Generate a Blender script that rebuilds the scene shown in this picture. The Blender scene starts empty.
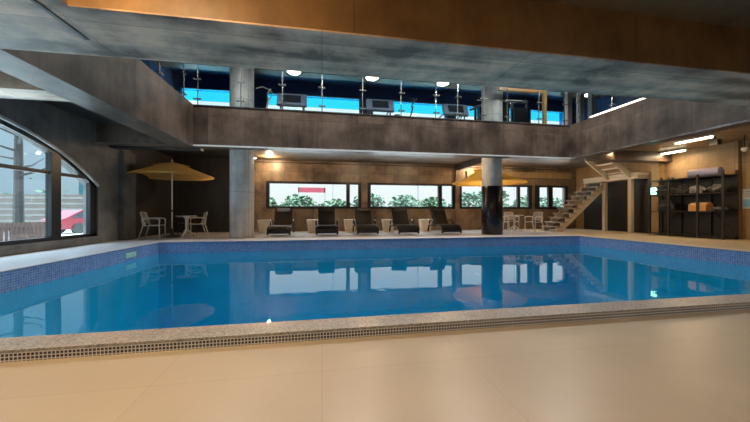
import bpy, bmesh, math, random
from mathutils import Vector, Matrix
random.seed(7)
S = bpy.context.scene
COL = S.collection

# ------------------------------------------------------------------ camera
cam = bpy.data.cameras.new('camera')
cam.sensor_width = 36
cam.lens = 36 * 305 / 750
cam.shift_y = 1 / 750
cam.clip_start = 0.05
cam.clip_end = 400
co = bpy.data.objects.new('camera', cam)
COL.objects.link(co)
co.location = (0, 0, 0.85)
co.rotation_euler = (math.radians(90), 0, -math.radians(9.86))
S.camera = co

# ------------------------------------------------------------------ view, world
S.view_settings.view_transform = 'Standard'
S.view_settings.look = 'None'
S.view_settings.gamma = 1
S.view_settings.exposure = 0.0
S.view_settings.use_curve_mapping = False
W = bpy.data.worlds.new('world')
S.world = W
W.use_nodes = True
nt = W.node_tree
bg = nt.nodes['Background']
tc = nt.nodes.new('ShaderNodeTexCoord')
sx = nt.nodes.new('ShaderNodeSeparateXYZ')
nt.links.new(tc.outputs['Generated'], sx.inputs[0])


def ramp(inp, stops):
    r = nt.nodes.new('ShaderNodeValToRGB')
    nt.links.new(inp, r.inputs[0])
    while len(r.color_ramp.elements) < len(stops):
        r.color_ramp.elements.new(0.5)
    for e, (p, c) in zip(r.color_ramp.elements, stops):
        e.position = p
        e.color = tuple(c) + (1,)
    return r


# overcast sky: bright overhead, hazier and dimmer towards the horizon on the sea side (-X)
ax = nt.nodes.new('ShaderNodeMath')
ax.operation = 'MULTIPLY_ADD'
ax.inputs[1].default_value = 0.5
ax.inputs[2].default_value = 0.5
nt.links.new(sx.outputs['X'], ax.inputs[0])
side = ramp(ax.outputs[0], [(0.20, (0.50, 0.63, 0.71)), (0.38, (0.78, 0.84, 0.83))])
elev = ramp(sx.outputs['Z'], [(0.0, (0.062, 0.062, 0.062)), (0.38, (0.075, 0.08, 0.085)), (0.6, (0.80, 0.86, 0.95)), (1.0, (0.95, 0.97, 1.0))])
mw = nt.nodes.new('ShaderNodeMix')
mw.data_type = 'RGBA'
mw.blend_type = 'MULTIPLY'
mw.inputs[0].default_value = 1
nt.links.new(side.outputs[0], mw.inputs[6])
nt.links.new(elev.outputs[0], mw.inputs[7])
nt.links.new(mw.outputs[2], bg.inputs[0])
bg.inputs[1].default_value = 19
try:
    S.cycles.max_bounces = 10
    S.cycles.transparent_max_bounces = 16
    S.cycles.sample_clamp_indirect = 6
    S.cycles.use_denoising = True
except Exception:
    pass


def lamp(name, kind, loc, power, color, rot=(0, 0, 0), size=0.5, size_y=None, spot=None, portal=False, radius=0.1):
    l = bpy.data.lights.new(name, kind)
    l.energy = power
    l.color = color
    if kind == 'AREA':
        l.size = size
        if size_y:
            l.shape = 'RECTANGLE'
            l.size_y = size_y
        l.cycles.is_portal = portal
    else:
        l.shadow_soft_size = radius
    if kind == 'SPOT':
        l.spot_size = math.radians(spot or 100)
        l.spot_blend = 0.8
    o = bpy.data.objects.new(name, l)
    COL.objects.link(o)
    o.location = loc
    o.rotation_euler = rot
    return o


WARM = (1.0, 0.72, 0.42)
SOFT = (1.0, 0.86, 0.68)
# sky light through the glass
lamp('portal_arch', 'AREA', (-6.35, 5.8, 1.45), 1, (1, 1, 1), (0, -math.pi / 2, 0), 2.6, 7.3, portal=True)
lamp('portal_rear', 'AREA', (4.0, 14.15, 1.6), 1, (1, 1, 1), (-math.pi / 2, 0, 0), 17, 1.2, portal=True)
lamp('portal_upper', 'AREA', (3.5, 14.15, 5.4), 1, (1, 1, 1), (-math.pi / 2, 0, 0), 19, 1.8, portal=True)

# ------------------------------------------------------------------ materials
M = {}


def newmat(name):
    m = bpy.data.materials.new(name)
    m.use_nodes = True
    M[name] = m
    return m, m.node_tree, m.node_tree.nodes['Principled BSDF']


def plain(name, c, rough=0.5, metal=0.0, bump=0.0, scale=40, var=0.12, emit=None, es=0, spec=0.5):
    m, t, b = newmat(name)
    tcn = t.nodes.new('ShaderNodeTexCoord')
    n = t.nodes.new('ShaderNodeTexNoise')
    n.inputs['Scale'].default_value = scale
    n.inputs['Detail'].default_value = 4
    t.links.new(tcn.outputs['Object'], n.inputs['Vector'])
    r = t.nodes.new('ShaderNodeValToRGB')
    r.color_ramp.elements[0].position = 0.3
    r.color_ramp.elements[1].position = 0.7
    r.color_ramp.elements[0].color = tuple(x * (1 - var) for x in c) + (1,)
    r.color_ramp.elements[1].color = tuple(min(1, x * (1 + var)) for x in c) + (1,)
    t.links.new(n.outputs['Fac'], r.inputs[0])
    t.links.new(r.outputs[0], b.inputs['Base Color'])
    b.inputs['Roughness'].default_value = rough
    b.inputs['Metallic'].default_value = metal
    b.inputs['Specular IOR Level'].default_value = spec
    if bump:
        bp = t.nodes.new('ShaderNodeBump')
        bp.inputs['Strength'].default_value = bump
        bp.inputs['Distance'].default_value = 0.01
        t.links.new(n.outputs['Fac'], bp.inputs['Height'])
        t.links.new(bp.outputs[0], b.inputs['Normal'])
    if emit:
        b.inputs['Emission Color'].default_value = emit + (1,)
        b.inputs['Emission Strength'].default_value = es
    return m


def concrete(name, c0, c1, rough=0.35, panel=(1.2, 1.2), seam=0.5, axes='XZ', streak=0.5, bump=0.25, rand=0.35, nscale=1.5, soft=0.13):
    """formwork concrete: cloudy stains, drips, panel seams; world coordinates"""
    m, t, b = newmat(name)
    N = t.nodes.new
    tcn = N('ShaderNodeTexCoord')
    mp = N('ShaderNodeMapping')
    t.links.new(tcn.outputs['Object'], mp.inputs[0])
    n1 = N('ShaderNodeTexNoise')
    n1.inputs['Scale'].default_value = nscale
    n1.inputs['Detail'].default_value = 9
    n1.inputs['Roughness'].default_value = 0.65
    n1.inputs['Distortion'].default_value = 0.2
    t.links.new(mp.outputs[0], n1.inputs['Vector'])
    mp2 = N('ShaderNodeMapping')
    mp2.inputs['Scale'].default_value = {'XZ': (5, 5, 0.7), 'XY': (0.5, 3.5, 1)}[axes]
    t.links.new(tcn.outputs['Object'], mp2.inputs[0])
    n2 = N('ShaderNodeTexNoise')
    n2.inputs['Scale'].default_value = 1.0
    n2.inputs['Detail'].default_value = 6
    t.links.new(mp2.outputs[0], n2.inputs['Vector'])
    mx = N('ShaderNodeMix')
    mx.data_type = 'FLOAT'
    mx.inputs[0].default_value = streak
    t.links.new(n1.outputs['Fac'], mx.inputs[2])
    t.links.new(n2.outputs['Fac'], mx.inputs[3])
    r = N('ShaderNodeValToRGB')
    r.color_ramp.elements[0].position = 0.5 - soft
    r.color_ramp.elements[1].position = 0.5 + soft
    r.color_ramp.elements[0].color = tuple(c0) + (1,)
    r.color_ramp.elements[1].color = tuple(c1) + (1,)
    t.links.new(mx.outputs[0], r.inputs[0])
    # panels
    sp = N('ShaderNodeSeparateXYZ')
    t.links.new(tcn.outputs['Object'], sp.inputs[0])
    cb = N('ShaderNodeCombineXYZ')
    if axes == 'XZ':
        ad = N('ShaderNodeMath')
        t.links.new(sp.outputs['X'], ad.inputs[0])
        t.links.new(sp.outputs['Y'], ad.inputs[1])
        t.links.new(ad.outputs[0], cb.inputs[0])
        t.links.new(sp.outputs['Z'], cb.inputs[1])
    else:
        t.links.new(sp.outputs['X'], cb.inputs[0])
        t.links.new(sp.outputs['Y'], cb.inputs[1])
    br = N('ShaderNodeTexBrick')
    br.offset = 0
    br.inputs['Scale'].default_value = 1
    br.inputs['Brick Width'].default_value = panel[0]
    br.inputs['Row Height'].default_value = panel[1]
    br.inputs['Mortar Size'].default_value = 0.008
    br.inputs['Mortar Smooth'].default_value = 0.3
    br.inputs['Color1'].default_value = (1 - rand, 1 - rand, 1 - rand, 1)
    br.inputs['Color2'].default_value = (1, 1, 1, 1)
    br.inputs['Mortar'].default_value = (1 - seam,) * 3 + (1,)
    t.links.new(cb.outputs[0], br.inputs['Vector'])
    mu = N('ShaderNodeMix')
    mu.data_type = 'RGBA'
    mu.blend_type = 'MULTIPLY'
    mu.inputs[0].default_value = 1
    t.links.new(r.outputs[0], mu.inputs[6])
    t.links.new(br.outputs['Color'], mu.inputs[7])
    t.links.new(mu.outputs[2], b.inputs['Base Color'])
    rr = N('ShaderNodeMapRange')
    rr.inputs[3].default_value = max(rough, 0.31)
    rr.inputs[4].default_value = max(rough, 0.31) + 0.16
    t.links.new(n1.outputs['Fac'], rr.inputs[0])
    t.links.new(rr.outputs[0], b.inputs['Roughness'])
    bp = N('ShaderNodeBump')
    bp.inputs['Strength'].default_value = bump
    bp.inputs['Distance'].default_value = 0.02
    t.links.new(mx.outputs[0], bp.inputs['Height'])
    t.links.new(bp.outputs[0], b.inputs['Normal'])
    return m


def tiles(name, cols, grout, size, rough=0.3, mortar=0.1, mode='XY', bump=0.2, rot=0, offset=0.0, noise=0.15, spec=0.5):
    m, t, b = newmat(name)
    N = t.nodes.new
    tcn = N('ShaderNodeTexCoord')
    sp = N('ShaderNodeSeparateXYZ')
    t.links.new(tcn.outputs['Object'], sp.inputs[0])
    cb = N('ShaderNodeCombineXYZ')
    if mode == 'V':
        ad = N('ShaderNodeMath')
        t.links.new(sp.outputs['X'], ad.inputs[0])
        t.links.new(sp.outputs['Y'], ad.inputs[1])
        t.links.new(ad.outputs[0], cb.inputs[0])
        t.links.new(sp.outputs['Z'], cb.inputs[1])
    else:
        t.links.new(sp.outputs['X'], cb.inputs[0])
        t.links.new(sp.outputs['Y'], cb.inputs[1])
    br = N('ShaderNodeTexBrick')
    br.offset = offset
    br.inputs['Scale'].default_value = 1
    br.inputs['Brick Width'].default_value = size[0]
    br.inputs['Row Height'].default_value = size[1]
    br.inputs['Mortar Size'].default_value = size[1] * mortar
    br.inputs['Mortar Smooth'].default_value = 0.2
    br.inputs['Color1'].default_value = tuple(cols[0]) + (1,)
    br.inputs['Color2'].default_value = tuple(cols[1]) + (1,)
    br.inputs['Mortar'].default_value = tuple(grout) + (1,)
    t.links.new(cb.outputs[0], br.inputs['Vector'])
    n = N('ShaderNodeTexNoise')
    n.inputs['Scale'].default_value = 2.2
    n.inputs['Detail'].default_value = 8
    t.links.new(tcn.outputs['Object'], n.inputs['Vector'])
    r = N('ShaderNodeMapRange')
    r.inputs[3].default_value = 1 - noise
    r.inputs[4].default_value = 1 + noise
    t.links.new(n.outputs['Fac'], r.inputs[0])
    vm = N('ShaderNodeVectorMath')
    vm.operation = 'SCALE'
    t.links.new(br.outputs['Color'], vm.inputs[0])
    t.links.new(r.outputs[0], vm.inputs['Scale'])
    t.links.new(vm.outputs[0], b.inputs['Base Color'])
    b.inputs['Roughness'].default_value = rough
    b.inputs['Specular IOR Level'].default_value = spec
    bp = N('ShaderNodeBump')
    bp.inputs['Strength'].default_value = bump
    bp.inputs['Distance'].default_value = 0.003
    bp.invert = True
    t.links.new(br.outputs['Fac'], bp.inputs['Height'])
    t.links.new(bp.outputs[0], b.inputs['Normal'])
    return m


def speckle(name, c0, c1, c2, scale=160, rough=0.35):
    m, t, b = newmat(name)
    N = t.nodes.new
    tcn = N('ShaderNodeTexCoord')
    v = N('ShaderNodeTexVoronoi')
    v.inputs['Scale'].default_value = scale
    t.links.new(tcn.outputs['Object'], v.inputs['Vector'])
    n = N('ShaderNodeTexNoise')
    n.inputs['Scale'].default_value = 4
    n.inputs['Detail'].default_value = 8
    t.links.new(tcn.outputs['Object'], n.inputs['Vector'])
    sp = N('ShaderNodeSeparateColor')
    t.links.new(v.outputs['Color'], sp.inputs[0])
    mx = N('ShaderNodeMix')
    mx.data_type = 'FLOAT'
    mx.inputs[0].default_value = 0.45
    t.links.new(sp.outputs[0], mx.inputs[2])
    t.links.new(n.outputs['Fac'], mx.inputs[3])
    r = N('ShaderNodeValToRGB')
    r.color_ramp.elements[0].color = tuple(c0) + (1,)
    r.color_ramp.elements[0].position = 0.15
    r.color_ramp.elements[1].color = tuple(c2) + (1,)
    r.color_ramp.elements[1].position = 0.8
    e = r.color_ramp.elements.new(0.45)
    e.color = tuple(c1) + (1,)
    t.links.new(mx.outputs[0], r.inputs[0])
    t.links.new(r.outputs[0], b.inputs['Base Color'])
    b.inputs['Roughness'].default_value = rough
    return m


def glass(name, tint, refl=1.0, rough=0.0):
    m, t, b = newmat(name)
    t.nodes.remove(b)
    N = t.nodes.new
    out = [n for n in t.nodes if n.type == 'OUTPUT_MATERIAL'][0]
    tr = N('ShaderNodeBsdfTransparent')
    tr.inputs[0].default_value = tuple(tint) + (1,)
    gl = N('ShaderNodeBsdfGlossy')
    gl.inputs['Roughness'].default_value = rough
    fr = N('ShaderNodeFresnel')
    fr.inputs[0].default_value = 1.45
    mu = N('ShaderNodeMath')
    mu.operation = 'MULTIPLY'
    ge = N('ShaderNodeNewGeometry')
    ma = N('ShaderNodeMath')
    ma.operation = 'MULTIPLY_ADD'      # only the entry face of a solid pane reflects
    ma.inputs[1].default_value = -refl
    ma.inputs[2].default_value = refl
    t.links.new(ge.outputs['Backfacing'], ma.inputs[0])
    t.links.new(ma.outputs[0], mu.inputs[1])
    t.links.new(fr.outputs[0], mu.inputs[0])
    mx = N('ShaderNodeMixShader')
    t.links.new(mu.outputs[0], mx.inputs[0])
    t.links.new(tr.outputs[0], mx.inputs[1])
    t.links.new(gl.outputs[0], mx.inputs[2])
    t.links.new(mx.outputs[0], out.inputs[0])
    return m


def cloth(name, c):
    m = plain(name, c, 0.8)
    t = m.node_tree
    b = t.nodes['Principled BSDF']
    out = [n for n in t.nodes if n.type == 'OUTPUT_MATERIAL'][0]
    tl = t.nodes.new('ShaderNodeBsdfTranslucent')
    tl.inputs[0].default_value = tuple(c) + (1,)
    mx = t.nodes.new('ShaderNodeMixShader')
    mx.inputs[0].default_value = 0.5
    t.links.new(b.outputs[0], mx.inputs[1])
    t.links.new(tl.outputs[0], mx.inputs[2])
    t.links.new(mx.outputs[0], out.inputs[0])


def emitter(name, c, s):
    m, t, b = newmat(name)
    b.inputs['Base Color'].default_value = (0.8, 0.8, 0.8, 1)
    b.inputs['Emission Color'].default_value = tuple(c) + (1,)
    b.inputs['Emission Strength'].default_value = s
    return m


concrete('conc_fascia', (0.055, 0.038, 0.029), (0.20, 0.142, 0.108), rough=0.22, panel=(1.03, 3.6), rand=0.38, streak=0.3, seam=0.55, bump=0.12, soft=0.12)
concrete('conc_beam', (0.13, 0.08, 0.038), (0.24, 0.15, 0.07), rough=0.42, panel=(3.5, 5), rand=0.15, streak=0.25)
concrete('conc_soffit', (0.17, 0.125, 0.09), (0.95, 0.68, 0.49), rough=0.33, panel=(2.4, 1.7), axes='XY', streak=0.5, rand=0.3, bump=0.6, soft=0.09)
concrete('conc_grey', (0.09, 0.085, 0.08), (0.21, 0.20, 0.185), rough=0.5, panel=(1.2, 2.4), rand=0.15, streak=0.2)
concrete('conc_column', (0.42, 0.40, 0.38), (0.74, 0.70, 0.66), rough=0.5, panel=(30, 1.5), rand=0.1, streak=0.4)
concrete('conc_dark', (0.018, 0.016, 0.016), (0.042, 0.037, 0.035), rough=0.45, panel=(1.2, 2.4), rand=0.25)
concrete('conc_rear', (0.13, 0.085, 0.055), (0.40, 0.28, 0.18), rough=0.3, panel=(1.22, 1.3), rand=0.5, seam=0.6, streak=0.25)
concrete('conc_tan', (0.30, 0.19, 0.09), (0.5, 0.34, 0.17), rough=0.35, panel=(1.2, 2.4), rand=0.15, streak=0.25)
concrete('conc_ceil', (0.09, 0.062, 0.04), (0.22, 0.16, 0.10), rough=0.4, panel=(1.2, 1.2), axes='XY', rand=0.2)
concrete('conc_ceil_lit', (0.26, 0.17, 0.08), (0.46, 0.32, 0.17), rough=0.24, panel=(1.2, 1.2), axes='XY', rand=0.2)  # lighter tan ceiling copy, glow of the tube lights put into its colour
plain('upper_light_tint', (0.018, 0.05, 0.17), 0.5, scale=1.5)  # blue light from the tinted windows put into the wall colour
plain('upper_ceiling', (0.02, 0.035, 0.09), 0.6, scale=1.5)  # grey ceiling, its blue window light put into the colour
tiles('floor_tile', ((0.46, 0.41, 0.34), (0.48, 0.43, 0.355)), (0.41, 0.36, 0.295), (0.9, 0.9), rough=0.33, mortar=0.004, bump=0.05, noise=0.12)
tiles('deck_tile', ((0.58, 0.54, 0.55), (0.62, 0.58, 0.59)), (0.38, 0.36, 0.34), (0.6, 0.6), rough=0.28, mortar=0.006, bump=0.05, noise=0.08)
tiles('deck_tan', ((0.62, 0.50, 0.34), (0.66, 0.54, 0.37)), (0.45, 0.36, 0.26), (0.6, 0.6), rough=0.35, mortar=0.006, bump=0.05, noise=0.08)
tiles('mosaic_blue', ((0.06, 0.15, 0.38), (0.13, 0.24, 0.50)), (0.24, 0.34, 0.54), (0.04, 0.04), mode='V', mortar=0.09, noise=0.2, rough=0.25)
for nm_, md_ in (('mosaic_water_tint', 'XY'), ('mosaic_water_tint_wall', 'V')):
    tiles(nm_, ((0.003, 0.47, 0.78), (0.004, 0.50, 0.81)), (0.01, 0.54, 0.84), (0.05, 0.05), mode=md_, mortar=0.06, rough=0.3)  # same mosaic below the waterline, the water's absorption put into its colour
tiles('mosaic_curb', ((0.010, 0.012, 0.035), (0.045, 0.05, 0.095)), (0.72, 0.75, 0.82), (0.0225, 0.0225), mode='V', mortar=0.16, noise=0.25, rough=0.3)
speckle('granite', (0.11, 0.115, 0.125), (0.30, 0.305, 0.32), (0.50, 0.50, 0.52), 110)
glass('pane_clear', (0.97, 0.985, 0.985))
glass('pane_pale', (0.78, 0.85, 0.87))
glass('pane_cyan', (0.20, 0.86, 0.98))
glass('balustrade', (0.86, 0.93, 0.95), 0.8)
plain('black_frame', (0.012, 0.012, 0.014), 0.35)
plain('steel', (0.6, 0.6, 0.62), 0.25, 0.9)
plain('white_trim', (0.75, 0.74, 0.72), 0.4)
plain('alu_trim', (0.55, 0.52, 0.50), 0.22, 0.9, var=0.4, scale=2.5)
plain('wood_trim', (0.45, 0.25, 0.10), 0.4, scale=6)
plain('wood_dark', (0.16, 0.085, 0.04), 0.5, scale=6)
plain('black_tile', (0.008, 0.008, 0.012), 0.2)
plain('white_steel', (0.62, 0.53, 0.41), 0.45)
plain('tread_stone', (0.26, 0.24, 0.22), 0.5, scale=12)
plain('chair_white', (0.52, 0.50, 0.46), 0.4)
plain('chair_cream', (0.78, 0.72, 0.66), 0.4)
plain('table_white', (0.55, 0.54, 0.52), 0.35)
plain('black_plastic', (0.02, 0.018, 0.018), 0.35)
plain('black_vinyl', (0.009, 0.0075, 0.008), 0.5, bump=0.2, scale=60)
plain('brown_vinyl', (0.05, 0.028, 0.02), 0.42, bump=0.2, scale=60)
plain('lounger_frame', (0.016, 0.014, 0.014), 0.22)
plain('cream_box', (0.86, 0.74, 0.54), 0.5)
cloth('umbrella_cloth', (0.92, 0.64, 0.24))
cloth('umbrella_yellow', (0.88, 0.60, 0.14))
plain('pole_white', (0.6, 0.58, 0.54), 0.35)
plain('rack_steel', (0.018, 0.014, 0.012), 0.45)
plain('wrap_dark', (0.10, 0.095, 0.095), 0.3, bump=0.6, scale=14)
plain('wrap_grey', (0.22, 0.21, 0.20), 0.35, bump=0.6, scale=14)
plain('pale_cloth', (0.5, 0.48, 0.46), 0.6, bump=0.5, scale=12)
plain('carton', (0.62, 0.30, 0.10), 0.6)
plain('carton_light', (0.80, 0.50, 0.24), 0.6)
plain('roll_lilac', (0.36, 0.33, 0.50), 0.6, bump=0.3, scale=25)
plain('white_plastic', (0.75, 0.74, 0.72), 0.4)
plain('pad_green', (0.30, 0.55, 0.50), 0.4)
plain('slat_dark', (0.022, 0.017, 0.014), 0.4)
plain('paver', (.82,.82,.82), 0.8, scale=3)
plain('fence_wood', (0.1, 0.055, 0.045), 0.7, scale=8)
plain('bark', (0.03, 0.026, 0.026), 0.8, scale=9)
plain('leaf_green', (0.045, 0.095, 0.05), 0.7, scale=6, var=0.5)
plain('leaf_pale', (0.07, 0.12, 0.08), 0.7, scale=6, var=0.5)
plain('car_red', (0.16, 0.012, 0.02), 0.3)
plain('building_beige', (0.085, 0.066, 0.055), 0.7, scale=2)
plain('building_white', (0.13, 0.12, 0.115), 0.7, scale=2)
plain('building_cyan', (0.012, 0.085, 0.105), 0.5, scale=2)
plain('sign_red', (0.22, 0.03, 0.045), 0.5)
plain('machine_dark', (0.02, 0.025, 0.035), 0.35)
plain('machine_grey', (0.20, 0.24, 0.32), 0.4)
plain('poster_white', (0.70, 0.72, 0.74), 0.4)
plain('poster_blue', (0.25, 0.50, 0.72), 0.4)
emitter('lamp_glow', (1.0, 0.90, 0.72), 9)
emitter('lamp_dim', (1.0, 0.80, 0.5), 2.0)
emitter('tube_glow', (1.0, 0.84, 0.55), 7)
emitter('led_glow', (1.0, 0.86, 0.66), 3.2)
emitter('exit_glow', (0.35, 1.0, 0.75), 4.0)


def water_mat():
    m, t, b = newmat('water')
    t.nodes.remove(b)
    N = t.nodes.new
    out = [n for n in t.nodes if n.type == 'OUTPUT_MATERIAL'][0]
    tr = N('ShaderNodeBsdfTransparent')
    tr.inputs[0].default_value = (0.80, 0.975, 0.99, 1)
    gl = N('ShaderNodeBsdfGlossy')
    gl.inputs['Roughness'].default_value = 0.015
    fr = N('ShaderNodeFresnel')
    fr.inputs[0].default_value = 1.45
    tcn = N('ShaderNodeTexCoord')
    n = N('ShaderNodeTexNoise')
    n.inputs['Scale'].default_value = 1.6
    n.inputs['Detail'].default_value = 2
    t.links.new(tcn.outputs['Object'], n.inputs['Vector'])
    bp = N('ShaderNodeBump')
    bp.inputs['Strength'].default_value = 0.12
    bp.inputs['Distance'].default_value = 0.02
    t.links.new(n.outputs['Fac'], bp.inputs['Height'])
    t.links.new(bp.outputs[0], gl.inputs['Normal'])
    mx = N('ShaderNodeMixShader')
    ge = N('ShaderNodeNewGeometry')
    ma = N('ShaderNodeMath')
    ma.operation = 'MULTIPLY_ADD'
    ma.inputs[1].default_value = -1
    ma.inputs[2].default_value = 1
    mu = N('ShaderNodeMath')
    mu.operation = 'MULTIPLY'
    t.links.new(ge.outputs['Backfacing'], ma.inputs[0])
    t.links.new(ma.outputs[0], mu.inputs[1])
    t.links.new(fr.outputs[0], mu.inputs[0])
    t.links.new(mu.outputs[0], mx.inputs[0])
    t.links.new(tr.outputs[0], mx.inputs[1])
    t.links.new(gl.outputs[0], mx.inputs[2])
    t.links.new(mx.outputs[0], out.inputs[0])


water_mat()

# ------------------------------------------------------------------ mesh builder


class MB:
    def __init__(s):
        s.bm = bmesh.new()

    def box(s, x0, x1, y0, y1, z0, z1, bev=0.0, mat=None):
        r = bmesh.ops.create_cube(s.bm, size=1)
        vs = r['verts']
        for v in vs:
            v.co = Vector(((x0 + x1) / 2 + v.co.x * (x1 - x0), (y0 + y1) / 2 + v.co.y * (y1 - y0), (z0 + z1) / 2 + v.co.z * (z1 - z0)))
        if mat is not None:
            for v in vs:
                v.co = mat @ v.co
        if bev:
            es = list({e for v in vs for e in v.link_edges})
            bmesh.ops.bevel(s.bm, geom=es, offset=bev, segments=2, affect='EDGES')
        return s

    def hexa(s, bottom, top):
        """8-corner solid; bottom, top: 4 points each, counter-clockwise"""
        vs = [s.bm.verts.new(p) for p in list(bottom) + list(top)]
        n = len(bottom)
        s.bm.faces.new(vs[:n][::-1])
        s.bm.faces.new(vs[n:])
        for i in range(n):
            j = (i + 1) % n
            s.bm.faces.new((vs[i], vs[j], vs[n + j], vs[n + i]))
        return s

    def prism(s, pts, axis, a, b):
        """2-D outline extruded along axis. axis x: pts=(y,z); y: (x,z); z: (x,y)"""
        def P(p, q):
            return {'x': (q, p[0], p[1]), 'y': (p[0], q, p[1]), 'z': (p[0], p[1], q)}[axis]
        return s.hexa([P(p, a) for p in pts], [P(p, b) for p in pts])

    def tube(s, pts, r, seg=8, cap=True):
        pts = [Vector(p) for p in pts]
        rs = r if isinstance(r, (list, tuple)) else [r] * len(pts)
        rings = []
        up = None
        for i, p in enumerate(pts):
            if i == 0:
                d = pts[1] - p
            elif i == len(pts) - 1:
                d = p - pts[i - 1]
            else:
                d = (pts[i + 1] - p).normalized() + (p - pts[i - 1]).normalized()
            d.normalize()
            if up is None:
                up = Vector((0, 0, 1)) if abs(d.z) < 0.9 else Vector((1, 0, 0))
            a = d.cross(up)
            if a.length < 1e-4:
                a = d.cross(Vector((0, 1, 0)))
            a.normalize()
            c = a.cross(d).normalized()
            up = c
            rings.append([s.bm.verts.new(p + (a * math.cos(2 * math.pi * k / seg) + c * math.sin(2 * math.pi * k / seg)) * rs[i]) for k in range(seg)])
        for i in range(len(rings) - 1):
            for k in range(seg):
                j = (k + 1) % seg
                s.bm.faces.new((rings[i][k], rings[i][j], rings[i + 1][j], rings[i + 1][k]))
        if cap:
            s.bm.faces.new(rings[0][::-1])
            s.bm.faces.new(rings[-1])
        return s

    def lathe(s, prof, cx=0, cy=0, seg=32, phase=0):
        rings = []
        for (r, z) in prof:
            rings.append([s.bm.verts.new((cx + max(r, 1e-4) * math.cos(2 * math.pi * k / seg + phase), cy + max(r, 1e-4) * math.sin(2 * math.pi * k / seg + phase), z)) for k in range(seg)])
        for i in range(len(rings) - 1):
            for k in range(seg):
                j = (k + 1) % seg
                s.bm.faces.new((rings[i][k], rings[i][j], rings[i + 1][j], rings[i + 1][k]))
        s.bm.faces.new(rings[0][::-1])
        s.bm.faces.new(rings[-1])
        return s

    def sheet(s, rows, th=0.0):
        """grid of points, solid of thickness th along local normal approx (z or given)"""
        g = [[s.bm.verts.new(p) for p in row] for row in rows]
        fs = []
        for i in range(len(g) - 1):
            for j in range(len(g[0]) - 1):
                fs.append(s.bm.faces.new((g[i][j], g[i][j + 1], g[i + 1][j + 1], g[i + 1][j])))
        if th:
            bmesh.ops.solidify(s.bm, geom=fs, thickness=th)
        return s

    def build(s, name, mat, parent=None, smooth=False, at=None):
        bmesh.ops.recalc_face_normals(s.bm, faces=s.bm.faces)
        me = bpy.data.meshes.new(name)
        s.bm.to_mesh(me)
        s.bm.free()
        me.materials.append(M[mat])
        if smooth:
            for p in me.polygons:
                p.use_smooth = True
            try:
                me.set_sharp_from_angle(angle=math.radians(40))
            except Exception:
                pass
        o = bpy.data.objects.new(name, me)
        COL.objects.link(o)
        if parent:
            o.parent = parent
        if at:
            o.location = at
        return o


def struct(name, mb, mat, parent=None, smooth=False):
    o = mb.build(name, mat, parent, smooth)
    if not parent:
        o['kind'] = 'structure'
    return o


def tag(o, label, cat, group=None, kind=None):
    o['label'] = label
    o['category'] = cat
    if group:
        o['group'] = group
    if kind:
        o['kind'] = kind
    return o


def thing(name, label, cat, loc=(0, 0, 0), rz=0, group=None, kind=None):
    o = bpy.data.objects.new(name, None)
    COL.objects.link(o)
    o.location = loc
    o.rotation_euler = (0, 0, rz)
    o.empty_display_size = 0.2
    return tag(o, label, cat, group, kind)


def copy_tree(o, loc=None, rz=None, label=None, group=None, parent=None):
    c = o.copy()
    COL.objects.link(c)
    if parent:
        c.parent = parent
    if loc:
        c.location = loc
    if rz is not None:
        c.rotation_euler = (0, 0, rz)
    if label:
        c['label'] = label
    if group:
        c['group'] = group
    for ch in list(o.children):
        copy_tree(ch, parent=c)
    return c


B = lambda *a, **k: MB().box(*a, **k)

# ------------------------------------------------------------------ room shell
XL, XR, YB = -6.0, 13.0, 13.8
PX0, PX1, PY0, PY1 = -4.5, 9.0, 2.46, 9.42   # pool opening
WZ = -0.31                                     # water level
# floors
struct('floor', B(XL - .3, XR + .3, -5, 2.24, -0.4, -0.075), 'floor_tile')
struct('floor_left', B(XL - .3, PX0, 2.46, PY1, -0.3, 0), 'deck_tile')
struct('floor_rear', B(XL - .3, PX1, PY1, YB + .3, -0.3, 0), 'deck_tile')
struct('floor_right', B(PX1, XR + .3, 2.46, YB + .3, -0.3, 0), 'deck_tan')
# curb at the near pool edge: granite coping over a mosaic face
struct('trim_1', B(XL, XR, 2.235, 2.46, -0.018, 0.0), 'granite')
struct('trim_2', B(XL, XR, 2.24, 2.46, -0.3, -0.018), 'mosaic_curb')
# pool basin
for nm, (a, b, c, d) in (('left', (PX0, PX0 + .015, PY0, PY1)), ('right', (PX1 - .015, PX1, PY0, PY1)),
                         ('rear', (PX0, PX1, PY1 - .015, PY1)), ('near', (PX0, PX1, PY0, PY0 + .015))):
    struct('wall_pool_' + nm, B(a, b, c, d, WZ, -0.002 if nm != 'near' else -0.02), 'mosaic_blue')
    struct('wall_basin_' + nm, B(a, b, c, d, -2.9, WZ), 'mosaic_water_tint_wall')
struct('floor_pool', B(PX0, PX1, PY0, PY1, -3.1, -2.9), 'mosaic_water_tint')
# thin coping lips round the other three sides
struct('trim_3', B(PX0 - .25, PX0 + .03, PY0, PY1 + .25, 0.0, 0.012), 'deck_tile')
struct('trim_4', B(PX0 + .03, PX1 + .25, PY1 - .03, PY1 + .25, 0.0, 0.012), 'deck_tile')
struct('trim_5', B(PX1 - .03, PX1 + .25, PY0, PY1 - .03, 0.0, 0.012), 'deck_tan')
w = MB()
w.box(PX0, PX1, PY0, PY1, WZ - 0.002, WZ)
tag(w.build('pool_water', 'water'), 'still blue water filling the indoor swimming pool', 'water', kind='stuff')

# left wall with the arched window
YW0, YW1, YC, ZP, RAD = 2.2, 9.46, 5.82, 2.74, 6.2


def arch(y):
    return ZP - RAD + math.sqrt(RAD ** 2 - (y - YC) ** 2)


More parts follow.
